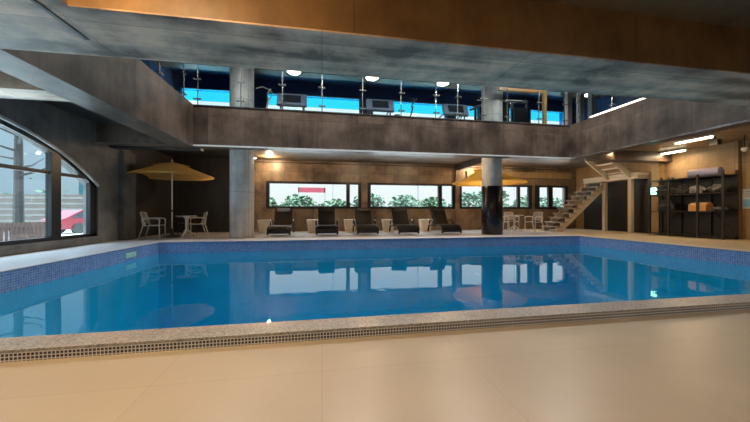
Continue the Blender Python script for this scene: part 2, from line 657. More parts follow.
SILL = 0.2
lw = MB()
TH = 0.35
HW = 6.8
lw.box(XL - TH, XL, -5, YW0, -0.4, HW)
lw.box(XL - TH, XL, YW1, 10.95, -0.3, HW)
lw.box(XL - TH, XL, YW0, YW1, -0.3, SILL)
n = 24
for i in range(n):
    a = YW0 + (YW1 - YW0) * i / n
    b = YW0 + (YW1 - YW0) * (i + 1) / n
    lw.prism([(a, arch(a)), (b, arch(b)), (b, HW), (a, HW)], 'x', XL - TH, XL)
struct('wall_left', lw, 'conc_grey')
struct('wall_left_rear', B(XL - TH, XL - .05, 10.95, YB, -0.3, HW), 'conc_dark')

win = thing('window_1', 'arched window in the left wall', 'window')
del win['label'], win['category']
win['kind'] = 'structure'
fx0, fx1 = XL - 0.14, XL - 0.04
f = MB()
fw = 0.10
f.box(fx0, fx1, YW0, YW1, SILL, SILL + .08)
f.box(fx0, fx1, YW0, YW0 + fw, SILL, arch(YW0))
f.box(fx0, fx1, YW1 - .22, YW1, SILL, arch(YW1 - .22))
for i in range(n):
    a = YW0 + (YW1 - YW0) * i / n
    b = YW0 + (YW1 - YW0) * (i + 1) / n
    f.prism([(a, arch(a) - fw), (b, arch(b) - fw), (b, arch(b)), (a, arch(a))], 'x', fx0, fx1)
f.build('window_frame', 'black_frame', win)
for y in (8.17, 5.82, 3.5):
    MB().box(fx0, fx1 + .02, y - .13, y + .13, SILL + .08, arch(y) - .08).build('mullion', 'black_frame', win)
MB().box(fx0 + .01, fx1 - .01, YW0 + fw, YW1 - .2, 1.70, 1.78).build('transom', 'black_frame', win)
# thin bright reveal bead that follows the arch
f = MB()
for i in range(n):
    a = YW0 + (YW1 - YW0) * i / n
    b = YW0 + (YW1 - YW0) * (i + 1) / n
    f.prism([(a, arch(a) - .02), (b, arch(b) - .02), (b, arch(b) + .035), (a, arch(a) + .035)], 'x', XL - .02, XL + .03)
f.build('window_bead', 'conc_column', win)
for a, b in ((YW0 + fw, 3.37), (3.63, 5.69), (5.95, 8.04), (8.30, YW1 - .22)):
    g = MB()
    k = 8
    pts = [(a, SILL + .08)] + [(b, SILL + .08)] + [(b + (a - b) * i / k, arch(b + (a - b) * i / k) - fw) for i in range(k + 1)]
    g.prism(pts, 'x', XL - .095, XL - .085)
    g.build('pane', 'pane_pale', win)

# pilaster between window and recess
struct('trim_6', B(XL, XL + .12, 10.35, 10.95, 0, 2.7), 'conc_grey')


# rear wall with ground floor windows and upper strip windows
GW = [(-2.38, 1.76), (2.05, 6.33), (6.55, 10.42), (10.6, 12.46)]
GP = [[(-2.24, 1.08), (1.24, 1.62)], [(2.20, 5.45), (5.64, 6.16)], [(6.65, 8.55), (8.68, 9.62), (9.76, 10.22)], [(10.85, 11.35), (11.60, 12.32)]]
GZ0, GZ1 = 1.0, 2.19
UW = [(-5.75, -3.72), (-2.38, 1.72), (2.25, 5.9), (6.3, 9.75), (10.3, 12.3)]
UZ0, UZ1 = 4.75, 6.02
rw = MB()


def wall_holes(mb, x0, x1, z0, z1, holes, y0, y1):
    xs = x0
    for (a, b, c, d) in holes:
        mb.box(xs, a, y0, y1, z0, z1)
        mb.box(a, b, y0, y1, z0, c)
        mb.box(a, b, y0, y1, d, z1)
        xs = b
    mb.box(xs, x1, y0, y1, z0, z1)


wall_holes(rw, -3.4, XR + TH, -0.3, 3.45, [(a, b, GZ0, GZ1) for a, b in GW], YB, YB + TH)
struct('wall_rear', rw, 'conc_rear')
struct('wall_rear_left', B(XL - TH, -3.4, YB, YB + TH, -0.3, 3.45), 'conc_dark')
uw = MB()
wall_holes(uw, XL - TH, XR + TH, 3.45, HW, [(a, b, UZ0, UZ1) for a, b in UW], YB, YB + TH)
struct('wall_rear_upper', uw, 'upper_light_tint')
wn = 2
for (a, b), ps in zip(GW, GP):
    e = thing('window_%d' % wn, 'x', 'x')
    del e['label'], e['category']
    e['kind'] = 'structure'
    fr = MB()
    xs = a
    y0, y1 = YB - .03, YB + .09
    fr.box(a, b, y0, y1, GZ0, GZ0 + .1)
    fr.box(a, b, y0, y1, GZ1 - .1, GZ1)
    for (c, d) in ps:
        fr.box(xs, c, y0, y1, GZ0 + .1, GZ1 - .1)
        xs = d
    fr.box(xs, b, y0, y1, GZ0 + .1, GZ1 - .1)
    fr.build('window_frame', 'black_frame', e)
    for (c, d) in ps:
        B(c, d, YB + .03, YB + .04, GZ0 + .1, GZ1 - .1).build('pane', 'pane_clear', e)
    wn += 1
for (a, b) in UW:
    e = thing('window_%d' % wn, 'x', 'x')
    del e['label'], e['category']
    e['kind'] = 'structure'
    fr = MB()
    y0, y1 = YB - .02, YB + .08
    fr.box(a, b, y0, y1, UZ0, UZ0 + .06)
    fr.box(a, b, y0, y1, UZ1 - .05, UZ1)
    fr.box(a, a + .06, y0, y1, UZ0 + .06, UZ1 - .05)
    fr.box(b - .06, b, y0, y1, UZ0 + .06, UZ1 - .05)
    fr.build('window_frame', 'machine_grey', e)
    B(a + .06, b - .06, YB + .03, YB + .04, 5.50, UZ1 - .05).build('pane', 'pane_cyan', e)
    B(a + .06, b - .06, YB + .03, YB + .04, UZ0 + .06, 5.50).build('pane', 'pane_clear', e)
    wn += 1

# right wall, wall behind the camera
struct('wall_right', B(XR, XR + TH, -5, YB, -0.4, HW), 'conc_tan')
struct('wall_near', B(XL - TH, XR + TH, -5.3, -5, -0.4, HW), 'conc_tan')
# dark louvred double door in the right wall
d = thing('door_1', 'x', 'x')
del d['label'], d['category']
d['kind'] = 'structure'
B(XR - .04, XR, 9.95, 13.3, 0, 2.25).build('door_frame', 'slat_dark', d)
for a, b in ((10.05, 11.1), (11.14, 12.2), (12.24, 13.25)):
    lv = MB()
    lv.box(XR - .06, XR - .04, a, b, 0.02, 2.18)
    for k in range(14):
        lv.box(XR - .085, XR - .055, a + .08, b - .08, 0.15 + k * .14, 0.20 + k * .14)
    lv.build('door_leaf', 'slat_dark', d)
# right wall pilasters
struct('trim_7', B(XR - .28, XR, 9.66, 9.92, 0, 3.1), 'conc_tan')
struct('trim_8', B(XR - .15, XR, 7.47, 7.56, 0, 3.1), 'conc_tan')

# ceilings
struct('ceiling_rear', B(-3.2, XR, 9.9, YB, 3.1, 3.5), 'conc_ceil')            # above the rear deck
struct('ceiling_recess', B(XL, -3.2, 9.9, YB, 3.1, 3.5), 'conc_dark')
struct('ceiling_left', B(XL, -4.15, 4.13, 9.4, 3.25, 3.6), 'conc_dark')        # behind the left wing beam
struct('ceiling_right', B(9.1, XR, 4.13, 9.9, 3.1, 3.5), 'conc_ceil_lit')          # right aisle
struct('ceiling_upper', B(XL, XR, 3.9, YB, 6.55, 6.8), 'upper_ceiling')
struct('ceiling_near', B(-2.25, XR, -5, 3.17, 3.3, 3.5), 'conc_beam')
# fascia beams of the gallery round the pool
struct('trim_9', B(XL, XR, 9.4, 9.9, 2.75, 3.87), 'conc_fascia')              # rear
struct('trim_10', B(-4.15, -3.6, 4.13, 9.4, 2.70, 3.9), 'conc_fascia')          # left
struct('trim_11', B(8.6, 9.1, 4.13, 9.4, 2.73, 3.9), 'conc_fascia')             # right
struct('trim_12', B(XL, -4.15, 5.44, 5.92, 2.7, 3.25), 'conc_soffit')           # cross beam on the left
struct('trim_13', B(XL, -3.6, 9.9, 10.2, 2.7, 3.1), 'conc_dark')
# big cross beam over the pool and the slab left of the void
struct('trim_14', B(-2.25, XR, 3.17, 4.13, 2.715, 3.3), 'conc_beam')
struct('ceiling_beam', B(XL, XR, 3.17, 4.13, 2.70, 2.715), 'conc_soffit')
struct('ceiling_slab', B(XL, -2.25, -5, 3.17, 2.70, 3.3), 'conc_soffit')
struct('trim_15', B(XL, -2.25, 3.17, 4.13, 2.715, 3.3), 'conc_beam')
struct('wall_void', B(XL, XR, 3.9, 4.13, 3.3, 6.8), 'wood_dark')
struct('trim_25', B(XL, XR, 12.15, 12.6, 6.27, 6.55), 'wood_dark')
struct('wall_upper_right', B(XR - .02, XR, 4.13, YB, 3.5, 6.55), 'upper_light_tint')
struct('wall_upper_left', B(XL, XL + .02, 4.13, YB, 3.5, 6.55), 'upper_light_tint')
struct('trim_24', B(-1.0, 12.2, 10.9, 11.6, 3.06, 3.1), 'conc_ceil')
# ceiling joint, dark slot on the slab underside
jt = MB()
jt.box(-2.50, -2.46, 2.9, 3.75, 2.69, 2.701)
struct('trim_16', jt, 'black_frame')
# metal drip strips along the fascia bottoms, light ledge strips on the tops
struct('trim_17', B(-3.6, 8.6, 9.385, 9.42, 2.725, 2.765), 'white_trim')
struct('trim_18', B(8.585, 8.62, 4.13, 9.385, 2.705, 2.745), 'alu_trim')
struct('trim_19', B(-3.6, 8.6, 9.38, 9.46, 3.87, 3.90), 'alu_trim')
# wall bands of the rear wall: dark shadow gap, pilasters
struct('trim_20', B(-3.4, 12.6, YB - .04, YB, 2.98, 3.02), 'black_frame')
struct('trim_21', B(6.30, 6.48, YB - .12, YB, 0, 2.98), 'conc_rear')
struct('trim_22', B(6.9, 12.6, YB - .10, YB, 2.55, 2.84), 'conc_tan')
struct('trim_23', B(6.3, 6.5, 9.9, YB, 2.85, 3.1), 'conc_dark')


# ------------------------------------------------------------------ columns
def column(x, y, label, clad):
    t = thing('concrete_column', label, 'column', (x, y, 0), group=None)
    MB().lathe([(.375, 0), (.375, 6.55)], seg=40).build('column_shaft', 'conc_column', t, True)
    if clad:
        o = MB().lathe([(.38, 0.0), (.385, 0.01), (.385, 1.82), (.378, 1.83)], seg=40).build('column_cladding', 'black_tile', t, True)
        o['label'] = 'black lower cladding of the column'
    else:
        pass
    return t


column(-2.62, 10.75, 'round bare pale concrete column left of the loungers, grey down to the deck', False)
column(6.42, 10.75, 'round concrete column whose lower half is clad in glossy black', True)

# ------------------------------------------------------------------ glass balustrades
gb = thing('glass_balustrade', 'frameless glass balustrade along the rear gallery edge above the pool', 'balustrade', (0, 9.55, 3.87))
xs = [-3.55, -2.37, -1.18, 0.0, 1.27, 2.53, 3.71, 4.48, 5.4, 6.31, 7.53, 8.55]
for i in range(len(xs) - 1):
    B(xs[i] + .02, xs[i + 1] - .02, -.006, .006, .04, 1.22).build('glass_panel', 'balustrade', gb)
for x in xs:
    p = MB().tube([(x, .05, 0), (x, .05, 1.24)], .016).build('post', 'steel', gb, True)
    for z in (.25, .82):
        c = MB()
        c.box(x - .09, x + .09, -.02, .05, z - .012, z + .012)
        c.tube([(x - .085, -.03, z), (x - .085, .03, z)], .022)
        c.tube([(x + .085, -.03, z), (x + .085, .03, z)], .022)
        c.build('clamp', 'steel', p, True)


def side_glass(x, label, ys):
    t = thing('glass_balustrade', label, 'balustrade', (x, 0, 3.9))
    for i in range(len(ys) - 1):
        B(-.006, .006, ys[i] + .02, ys[i + 1] - .02, .04, 1.22).build('glass_panel', 'balustrade', t)
    for y in ys:
        p = MB().tube([(0, y, 0), (0, y, 1.24)], .016).build('post', 'steel', t, True)
        for z in (.25, .82):
            B(-.02, .05, y - .09, y + .09, z - .012, z + .012).build('clamp', 'steel', p)


side_glass(-3.8, 'frameless glass balustrade on top of the left gallery beam', [4.4, 5.6, 6.8, 8.0, 9.3])
side_glass(8.8, 'frameless glass balustrade on top of the right gallery beam', [4.4, 5.6, 6.8, 8.0, 9.3])
# bright handrail light on the right wing
t = thing('led_light_strip', 'long bright light strip on the top edge of the right gallery beam', 'light', (8.62, 7.65, 3.91))
B(-.02, .03, -.95, .95, 0, .05).build('housing', 'steel', t)
B(-.035, -.02, -.93, .93, .005, .045).build('diffuser', 'led_glow', t)

# ------------------------------------------------------------------ upper floor gear
def hexlight(x, y, label, power=80, c=SOFT, z=6.16):
    t = thing('ceiling_light', label, 'light', (x, y, z), group='hexagonal lights under the upper ceiling')
    MB().lathe([(.12, 0), (.29, -.04), (.28, -.06)], seg=6).build('housing', 'white_trim', t)
    MB().tube([(0, 0, 0), (0, 0, 6.55 - z)], .02).build('stem', 'white_trim', t, True)
    MB().lathe([(.26, -.055), (.24, -.075), (.12, -.10)], seg=6).build('diffuser', 'lamp_glow', t)
    lamp('ceiling_light_glow', 'SPOT', (x, y, z - .16), power, c, spot=165, radius=0.12)


for x, lab in ((-1.04, 'leftmost of the five hexagonal lights above the gallery windows'),
               (1.93, 'hexagonal light above the gallery, second from the left'),
               (4.87, 'middle one of the five hexagonal lights above the gallery'),
               (8.45, 'hexagonal light above the gallery, second from the right'),
               (11.82, 'rightmost hexagonal light, above the right end of the gallery')):
    hexlight(x, 11.8, lab)


for x, lab in ((-2.3, 'added hexagonal fill light high over the pool, leftmost, hidden above the concrete beam'),
               (0.9, 'added hexagonal fill light high over the pool, second from the left, hidden above the concrete beam'),
               (4.1, 'added hexagonal fill light high over the pool, third from the left, hidden above the concrete beam'),
               (7.3, 'added hexagonal fill light high over the pool, rightmost, hidden above the concrete beam')):
    hexlight(x, 8.2, lab, 440, (1.0, 0.96, 0.91), 6.35)  # unseen lamps added to brighten the pool and the gallery fascias


def treadmill(x, y, label):
    t = thing('treadmill', label, 'treadmill', (x, y, 3.5), group='treadmills by the upper windows')
    B(-.4, .4, -1.1, .7, 0, .2, bev=.03).build('deck', 'machine_dark', t)
    for s in (-1, 1):
        MB().tube([(s * .36, -.8, .22), (s * .38, -.92, 1.0), (s * .38, -.90, 1.32)], .03).build('upright', 'machine_grey', t, True)
        MB().tube([(s * .38, -.85, 1.12), (s * .38, -.3, 1.1)], .025).build('handrail', 'machine_grey', t, True)
    B(-.50, .50, -.06, .06, -.25, .25, bev=.02, mat=Matrix.Translation((0, -.92, 1.21)) @ Matrix.Rotation(math.radians(-22), 4, 'X')).build('console', 'machine_grey', t)
    B(-.3, .3, -.075, .06, -.14, .16, mat=Matrix.Translation((0, -.92, 1.21)) @ Matrix.Rotation(math.radians(-22), 4, 'X')).build('screen', 'machine_dark', t)
    return t


treadmill(-1.02, 11.8, 'leftmost treadmill on the upper floor, grey console facing the pool')
treadmill(2.08, 11.8, 'middle treadmill on the upper floor, dark console just right of a window pier')
treadmill(4.98, 11.8, 'right treadmill on the upper floor, dark console left of the clad column')


def bike(x, y, label, grey='machine_dark'):
    t = thing('exercise_bike', label, 'exercise bike', (x, y, 3.5), group='exercise bikes on the upper floor')
    MB().tube([(-.45, 0, .05), (.45, 0, .05)], .035).tube([(-.35, 0, .08), (.1, 0, .6), (.35, 0, .08)], .04).build('frame', grey, t, True)
    MB().lathe([(.05, .85), (.13, .88), (.12, .94), (.03, .95)], -.3, 0, 12).tube([(-.3, 0, .3), (-.3, 0, .88)], .025).build('seat', grey, t, True)
    MB().tube([(.12, 0, .5), (.3, 0, 1.3)], .03).tube([(.3, -.25, 1.35), (.38, -.22, 1.52), (.34, 0, 1.58), (.38, .22, 1.52), (.3, .25, 1.35)], .02).tube([(-.1, -.1, 1.55), (.1, -.1, 1.62), (.34, 0, 1.56)], .02).build('handlebar', grey, t, True)
    MB().tube([(.15, -.05, .35), (.15, .05, .35)], .25, 20).build('flywheel', grey, t, True)


bike(3.05, 11.0, 'exercise bike between the middle and right treadmills, curved handlebars against the window')
bike(5.75, 12.6, 'exercise bike beside the right treadmill, next to the clad column')
bike(-2.1, 11.0, 'pale grey exercise bike left of the leftmost treadmill', 'chair_white')

# warm timber opening frame at the right of the gallery
t = thing('timber_frame', 'warm lit timber opening frame on the upper gallery right of the clad column', 'door frame', (8.1, 9.98, 3.5))
B(-1.85, .06, 0, .1, 1.72, 1.88).build('head', 'wood_trim', t)
B(-.06, .06, 0, .1, 0, 1.72).build('post', 'wood_trim', t)
# weights rack beyond it
t = thing('gym_machine', 'dark multi-station gym machine behind the timber opening upstairs', 'gym machine', (7.6, 12.0, 3.5))
g = MB()
for x in (-1.2, -.4, .5, 1.2):
    g.box(x - .04, x + .04, -.04, .04, 0, 2.15)
g.box(-1.24, 1.24, -.05, .05, 2.1, 2.2)
g.box(-1.24, 1.24, -.04, .04, 1.2, 1.27)
g.build('frame', 'machine_dark', t)
for x in (-.8, .05, .85):
    B(x - .26, x + .26, -.12, .12, .2, 1.85).build('weight_stack', 'machine_dark', t)
MB().tube([(-1.6, -.3, 1.55), (-.6, -.3, 2.0), (.8, -.3, 2.05)], .05).build('arm', 'machine_grey', t, True)
for i, (x, z) in enumerate(((7.55, 5.75), (7.95, 5.85), (8.6, 5.9))):
    pe = thing('pendant_lamp', ('small glowing pendant lamp upstairs, left of a row of three', 'small glowing pendant lamp upstairs, middle of a row of three', 'small glowing pendant lamp upstairs, right of a row of three')[i], 'lamp', (x, 12.8, z), group='small pendant lamps in the upstairs gym')
    MB().lathe([(.045, 0), (.06, .04), (.02, .1)], seg=12).build('lamp_bulb', 'lamp_glow', pe, True)
    MB().tube([(0, 0, .1), (0, 0, 6.55 - z)], .006, 5).build('cord', 'black_plastic', pe)
# tall pale columns seen above the right wing
for i, x in enumerate((10.15, 10.75, 11.3)):
    tag(B(-.1, .1, -.1, .1, 0, 3.05).build('gallery_post', 'conc_column', at=(x, 11.2, 3.5)),
        ('slim pale post upstairs, nearest the timber opening', 'slim pale post upstairs, middle of the three on the right', 'slim pale post upstairs, farthest right above the beam light')[i], 'post', 'slim posts on the right gallery')


# ------------------------------------------------------------------ stairs
st = thing('staircase', 'cream steel open-riser staircase with a landing on two posts', 'staircase', (0, 0, 0))
N_ST = 11
X0, X1, ZL = 9.95, 12.45, 2.2
YF, YR = 11.75, 12.6
run, rise = (X1 - X0) / N_ST, ZL / N_ST
for y in (YF, YR):
    s_ = MB()
    # sawtooth stringer
    pts = [(X0 + .42, 0), (X1 + .12, ZL - .30), (X1 + .12, ZL)]
    for k in range(N_ST, 0, -1):
        pts.append((X0 + run * (k - 1) + .12, rise * k - .03))
        pts.append((X0 + run * (k - 1) + .12, rise * (k - 1) - .03 if k > 1 else 0))
    bmv = [s_.bm.verts.new((p[0], y, p[1])) for p in pts]
    fc = s_.bm.faces.new(bmv)
    r_ = bmesh.ops.extrude_face_region(s_.bm, geom=[fc])
    for v in r_['geom']:
        if isinstance(v, bmesh.types.BMVert):
            v.co.y += .05
    bmesh.ops.triangulate(s_.bm, faces=s_.bm.faces)
    s_.build('stringer', 'white_steel', st)
for k in range(1, N_ST + 1):
    x = X0 + run * (k - 1) + .10
    B(x - .03, x + run + .02, YF - .08, YR + .12, rise * k - .03, rise * k + .012).build('tread', 'tread_stone', st)
LZ = 2.38
lb = MB()
lb.box(12.42, 12.96, 10.2, 12.75, 2.2, 2.30)
lb.box(12.47, 12.96, 10.25, 12.7, 2.30, 2.335)
lb.box(12.40, 12.96, 10.18, 12.77, 2.335, 2.44)
lb.build('landing', 'white_steel', st)
for y in (10.6, 11.78):
    B(12.5, 12.64, y - .07, y + .07, 0, 2.2).build('post', 'white_steel', st)
# upper flight back to the left, seen from below
for y in (10.5, 11.45):
    MB().prism([(12.5, 2.18), (12.5, 2.44), (11.6, 3.09), (11.2, 3.09)], 'y', y, y + .05).build('stringer', 'white_steel', st)
for k in range(4):
    x, z = 12.38 - k * .26, 2.5 + k * .18
    B(x - .14, x + .14, 10.5, 11.5, z - .02, z + .02).build('tread', 'white_steel', st)

# ------------------------------------------------------------------ loungers
def lounger(x, y, label, cloth='black_vinyl', pillow=True):
    t = thing('sun_lounger', label, 'sun lounger', (x, y, 0), group='black sun loungers in a row on the rear deck')
    t.scale = (1.1, .86, 1)
    # local: foot at y=0, head towards +y
    prof = [(0.0, .20), (.10, .30), (.30, .345), (.70, .33), (1.05, .31), (1.30, .33)]
    for s in (-1, 1):
        xx = s * .34
        MB().tube([(xx, .02, .04), (xx, 0.0, .16), (xx, .08, .27), (xx, .3, .315), (xx, .8, .30), (xx, 1.25, .30), (xx, 1.75, .28), (xx, 1.9, .04)], .032).build('side_rail', 'lounger_frame', t, True)
        MB().tube([(xx * 1.06, .85, .32), (xx * 1.1, 1.0, .47), (xx * 1.1, 1.25, .54), (xx * 1.1, 1.5, .50), (xx * 1.06, 1.62, .36)], .024).build('arm_rest', 'lounger_frame', t, True)
    MB().sheet([[(u, p[0], p[1] + .03) for u in (-.34, -.2, 0, .2, .34)] for p in prof], .05).build('seat', cloth, t, True)
    bk = [(1.22, .33), (1.38, .50), (1.60, .78), (1.74, .98)]
    MB().sheet([[(u, p[0] - .04 + .05 * (abs(u) / .3), p[1] + .02) for u in (-.29, -.15, 0, .15, .29)] for p in bk], .05).build('backrest', cloth, t, True)
    MB().tube([(-.28, 1.30, .35), (-.29, 1.76, .97), (-.22, 1.80, 1.01), (.22, 1.80, 1.01), (.29, 1.76, .97), (.28, 1.30, .35)], .02).build('back_frame', 'lounger_frame', t, True)
    B(-.33, .33, .0, .05, .08, .24, bev=.01).build('foot_panel', 'lounger_frame', t)
    if pillow:
        B(-.22, .22, -.04, .04, -.09, .09, bev=.03, mat=Matrix.Translation((0, 1.62, .93)) @ Matrix.Rotation(math.radians(-35), 4, 'X')).build('head_pillow', 'machine_grey' if pillow == 2 else cloth, t, True)
    return t


lounger(-1.50, 11.15, 'brownish sun lounger with grey head pillow, leftmost in the row beside the bare column', 'brown_vinyl', 2)
lounger(.18, 11.1, 'black sun lounger second from the left, under the long left window')
lounger(1.66, 11.05, 'black sun lounger in the middle of the row, between the two long windows')
lounger(3.20, 11.0, 'black sun lounger second from the right, under the second long window')
lounger(4.90, 11.0, 'black sun lounger at the right end of the row, nearest the black clad column')


def bin_box(x, y, label):
    h, a, b = .53, .18, .25
    o = MB().hexa([(-a, -a, 0), (a, -a, 0), (a, a, 0), (-a, a, 0)], [(-b, -b, h), (b, -b, h), (b, b, h), (-b, b, h)])
    ob = o.build('side_table', 'cream_box', at=(x, y, 0))
    tag(ob, label, 'side table', 'cream tapered side tables between the loungers')


bin_box(-2.28, 12.95, 'cream tapered block table at the left end, between bare column and first lounger')
bin_box(-.37, 12.95, 'cream tapered block table right of the brownish lounger')
bin_box(1.17, 12.95, 'cream tapered block table left of the middle lounger')
bin_box(2.82, 12.9, 'cream tapered block table right of the middle lounger')
bin_box(4.5, 12.9, 'cream tapered block table left of the last lounger on the right')


# ------------------------------------------------------------------ umbrellas
def umbrella(x, y, label, mat, ztop, zrim, rad, base=True, gap=0.0):
    t = thing('patio_umbrella', label, 'umbrella', (x, y, 0))
    MB().tube([(0, 0, .05), (0, 0, ztop + .1)], .022).build('pole', 'pole_white', t, True)
    MB().lathe([(.26, 0), (.26, .04), (.05, .07), (.05, .3)], seg=24).build('base', 'black_plastic', t, True)
    seg = 8
    c = MB()
    rings = []
    for fr_, z in ((.30, ztop - .12), (.65, zrim + .17), (1.0, zrim), (1.0, zrim - .05)):
        rings.append([(math.cos(2 * math.pi * k / 32) * rad * fr_ * (1 - .035 * (1 - math.cos(8 * 2 * math.pi * k / 32 + math.pi)) / 2 * (1 if fr_ > .5 else 0)),
                       math.sin(2 * math.pi * k / 32) * rad * fr_ * (1 - .035 * (1 - math.cos(8 * 2 * math.pi * k / 32 + math.pi)) / 2 * (1 if fr_ > .5 else 0)), z) for k in range(33)])
    c.sheet(rings, .01)
    cn = c.build('canopy', mat, t, False)
    v = MB()
    v.sheet([[(math.cos(2 * math.pi * k / 16) * rad * fr_, math.sin(2 * math.pi * k / 16) * rad * fr_, z) for k in range(17)] for fr_, z in ((.01, ztop), (.25, ztop - .07), (.42, ztop - .12))], .01)
    v.build('vent_cap', mat, t)
    MB().lathe([(.02, ztop), (.035, ztop + .05), (.01, ztop + .1)], seg=12).build('finial', 'pole_white', t, True)
    for k in range(8):
        a = 2 * math.pi * k / 8
        MB().tube([(0.03 * math.cos(a), .03 * math.sin(a), ztop - .08), (rad * .97 * math.cos(a), rad * .97 * math.sin(a), zrim - .01)], .008, 5).build('rib', 'pole_white', t)
    MB().lathe([(.035, .85), (.035, .93)], seg=10).build('crank_hub', 'black_plastic', t, True)
    return t


umbrella(-5.0, 11.35, 'mustard patio umbrella over the white chairs in the dark left corner', 'umbrella_cloth', 2.54, 2.08, 1.27)
umbrella(6.95, 11.9, 'yellow patio umbrella partly hidden behind the black clad column', 'umbrella_yellow', 2.74, 2.10, 1.5)


# ------------------------------------------------------------------ chairs and tables
def armchair(x, y, rz, label, mat, group):
    """local: faces +x"""
    t = thing('patio_chair', label, 'chair', (x, y, 0), rz, group)
    MB().sheet([[(u, v, .44 - .015 * math.cos(v * 5)) for v in (-.22, -.1, 0, .1, .22)] for u in (-.2, -.05, .1, .22)], .025).build('seat', mat, t, True)
    b = MB()
    for k in range(9):
        z = .50 + k * .036
        b.tube([(-.21 - (z - .44) * .28, -.2, z), (-.235 - (z - .44) * .28, 0, z), (-.21 - (z - .44) * .28, .2, z)], .012, 6)
    b.tube([(-.20, -.215, .42), (-.32, -.2, .83), (-.34, 0, .845), (-.32, .2, .83), (-.20, .215, .42)], .018)
    b.build('backrest', mat, t, True)
    for s in (-1, 1):
        MB().tube([(.21, s * .25, 0), (.2, s * .25, .40), (.21, s * .25, .60)], .018).build('leg', mat, t, True)
        MB().tube([(-.36, s * .24, 0), (-.24, s * .235, .42), (-.27, s * .235, .62)], .018).build('leg', mat, t, True)
        MB().tube([(-.28, s * .235, .63), (-.05, s * .26, .655), (.15, s * .26, .645), (.22, s * .25, .60)], .021).build('arm_rest', mat, t, True)
        MB().tube([(-.24, s * .23, .42), (.2, s * .24, .42)], .015).build('side_bar', mat, t, True)
    return t


def table(x, y, r, label, top, leg, spider):
    t = thing('patio_table', label, 'table', (x, y, 0))
    MB().lathe([(r, .70), (r + .01, .71), (r, .725)], seg=32).build('tabletop', top, t, True)
    MB().lathe([(.035, .16), (.035, .60), (.10, .70)], seg=14).build('pedestal', leg, t, True)
    for k in range(3 if spider else 4):
        a = 2 * math.pi * k / (3 if spider else 4) + (.5 if spider else .8)
        MB().tube([(.02 * math.cos(a), .02 * math.sin(a), .26), (.14 * math.cos(a), .14 * math.sin(a), .15), (.32 * math.cos(a), .32 * math.sin(a), .02)], [.03, .026, .02]).build('leg', leg, t, True)


G1 = 'white armchairs in the left corner'
armchair(-5.28, 10.85, 0.12, 'white slatted armchair seen from its side, left of the mustard umbrella pole', 'chair_white', G1)
armchair(-4.42, 11.8, math.radians(-150), 'white slatted armchair behind the dark table, near the bare column', 'chair_white', G1)
armchair(-4.98, 12.45, math.radians(-80), 'black armchair in shade behind the small table in the left corner', 'black_plastic', G1)
table(-4.50, 11.2, .30, 'small round table on a grey three-toed pedestal beside the mustard umbrella', 'table_white', 'table_white', True)
G2 = 'cream armchairs under the yellow umbrella'
armchair(8.95, 11.75, math.radians(195), 'cream armchair seen from the back left of the staircase foot', 'chair_cream', G2)
armchair(7.55, 11.95, math.radians(10), 'cream armchair half hidden by the black clad column', 'chair_cream', G2)
armchair(8.55, 12.7, math.radians(-100), 'cream armchair behind the round cream table, facing the pool', 'chair_cream', G2)
table(8.05, 11.75, .36, 'small round cream pedestal table between the cream armchairs', 'chair_cream', 'chair_cream', False)

# ------------------------------------------------------------------ storage rack on the right
rk = thing('storage_rack', 'long dark steel storage rack against the right wall', 'shelving', (12.22, 0, 0))
RY = [7.45, 8.1, 8.95, 9.6]
for y in RY:
    for x in (0, .55):
        B(x - .025, x + .025, y - .025, y + .025, 0, 2.16 if y in (7.45, 9.6) else 2.08).build('post', 'rack_steel', rk)
RZ = [.08, .88, 1.47, 2.02]
for z in RZ:
    B(-.02, .57, 7.42, 9.63, z - .03, z).build('shelf', 'rack_steel', rk)
br = MB()
br.tube([(.56, 7.45, .1), (.56, 8.1, .98)], .01, 5).tube([(.56, 8.95, .98), (.56, 9.6, .1)], .01, 5)
br.build('cross_brace', 'rack_steel', rk)
B(.575, .59, 7.45, 9.6, .08, 2.0).build('back_panel', 'rack_steel', rk)


def bundle(y, z, w_, h_, label, mat, seed, group, name='wrapped_bundle', cat='bundle'):
    rnd = random.Random(seed)
    b = MB()
    for k in range(5):
        zz = .03 + (h_ - .06) * k / 4
        pts = []
        for i in range(6):
            u = i / 5
            pts.append((rnd.uniform(-.13, .1), -w_ / 2 + w_ * u, zz * (.65 + .35 * math.sin(math.pi * u)) + rnd.uniform(-.008, .012) + .01))
        b.tube(pts, [.025, .04, .045, .045, .04, .025], 7)
    o = b.build(name, mat, at=(12.48, y, z + .02), smooth=True)
    tag(o, label, cat, group)


GB = 'wrapped bundles on the storage rack'
bundle(9.27, 1.47, .56, .34, 'dark crinkled bundle on the upper rack shelf, far left bay', 'wrap_dark', 1, GB)
bundle(9.24, .88, .56, .38, 'dark crinkled bundle on the lower rack shelf, far left bay', 'wrap_dark', 2, GB)
bundle(8.74, 1.47, .34, .30, 'dark bundle on the upper rack shelf just left of the pale folded cloth', 'wrap_dark', 3, GB)
bundle(8.30, 1.47, .40, .26, 'pale grey folded cloth on the upper rack shelf above the orange carton', 'pale_cloth', 4, GB)
bundle(7.75, 1.47, .42, .24, 'grey brown bundle on the upper rack shelf, right end bay', 'wrap_grey', 5, GB)
bundle(7.68, .88, .34, .10, 'low grey bundle on the lower rack shelf, right end bay', 'wrap_grey', 6, GB)
# carton with open flap
t = thing('cardboard_box', 'orange brown cardboard box with open flaps on the lower rack shelf', 'box', (12.42, 8.14, .88))
B(-.17, .17, -.24, .24, 0, .20).build('carton_body', 'carton', t)
for s in (-1, 1):
    MB().prism([(s * .17, .20), (s * .05, .27), (s * .05, .28), (s * .17, .212)] if s < 0 else [(.17, .20), (.17, .212), (.06, .29), (.06, .28)], 'y', -.24, .24).build('flap', 'carton_light', t)
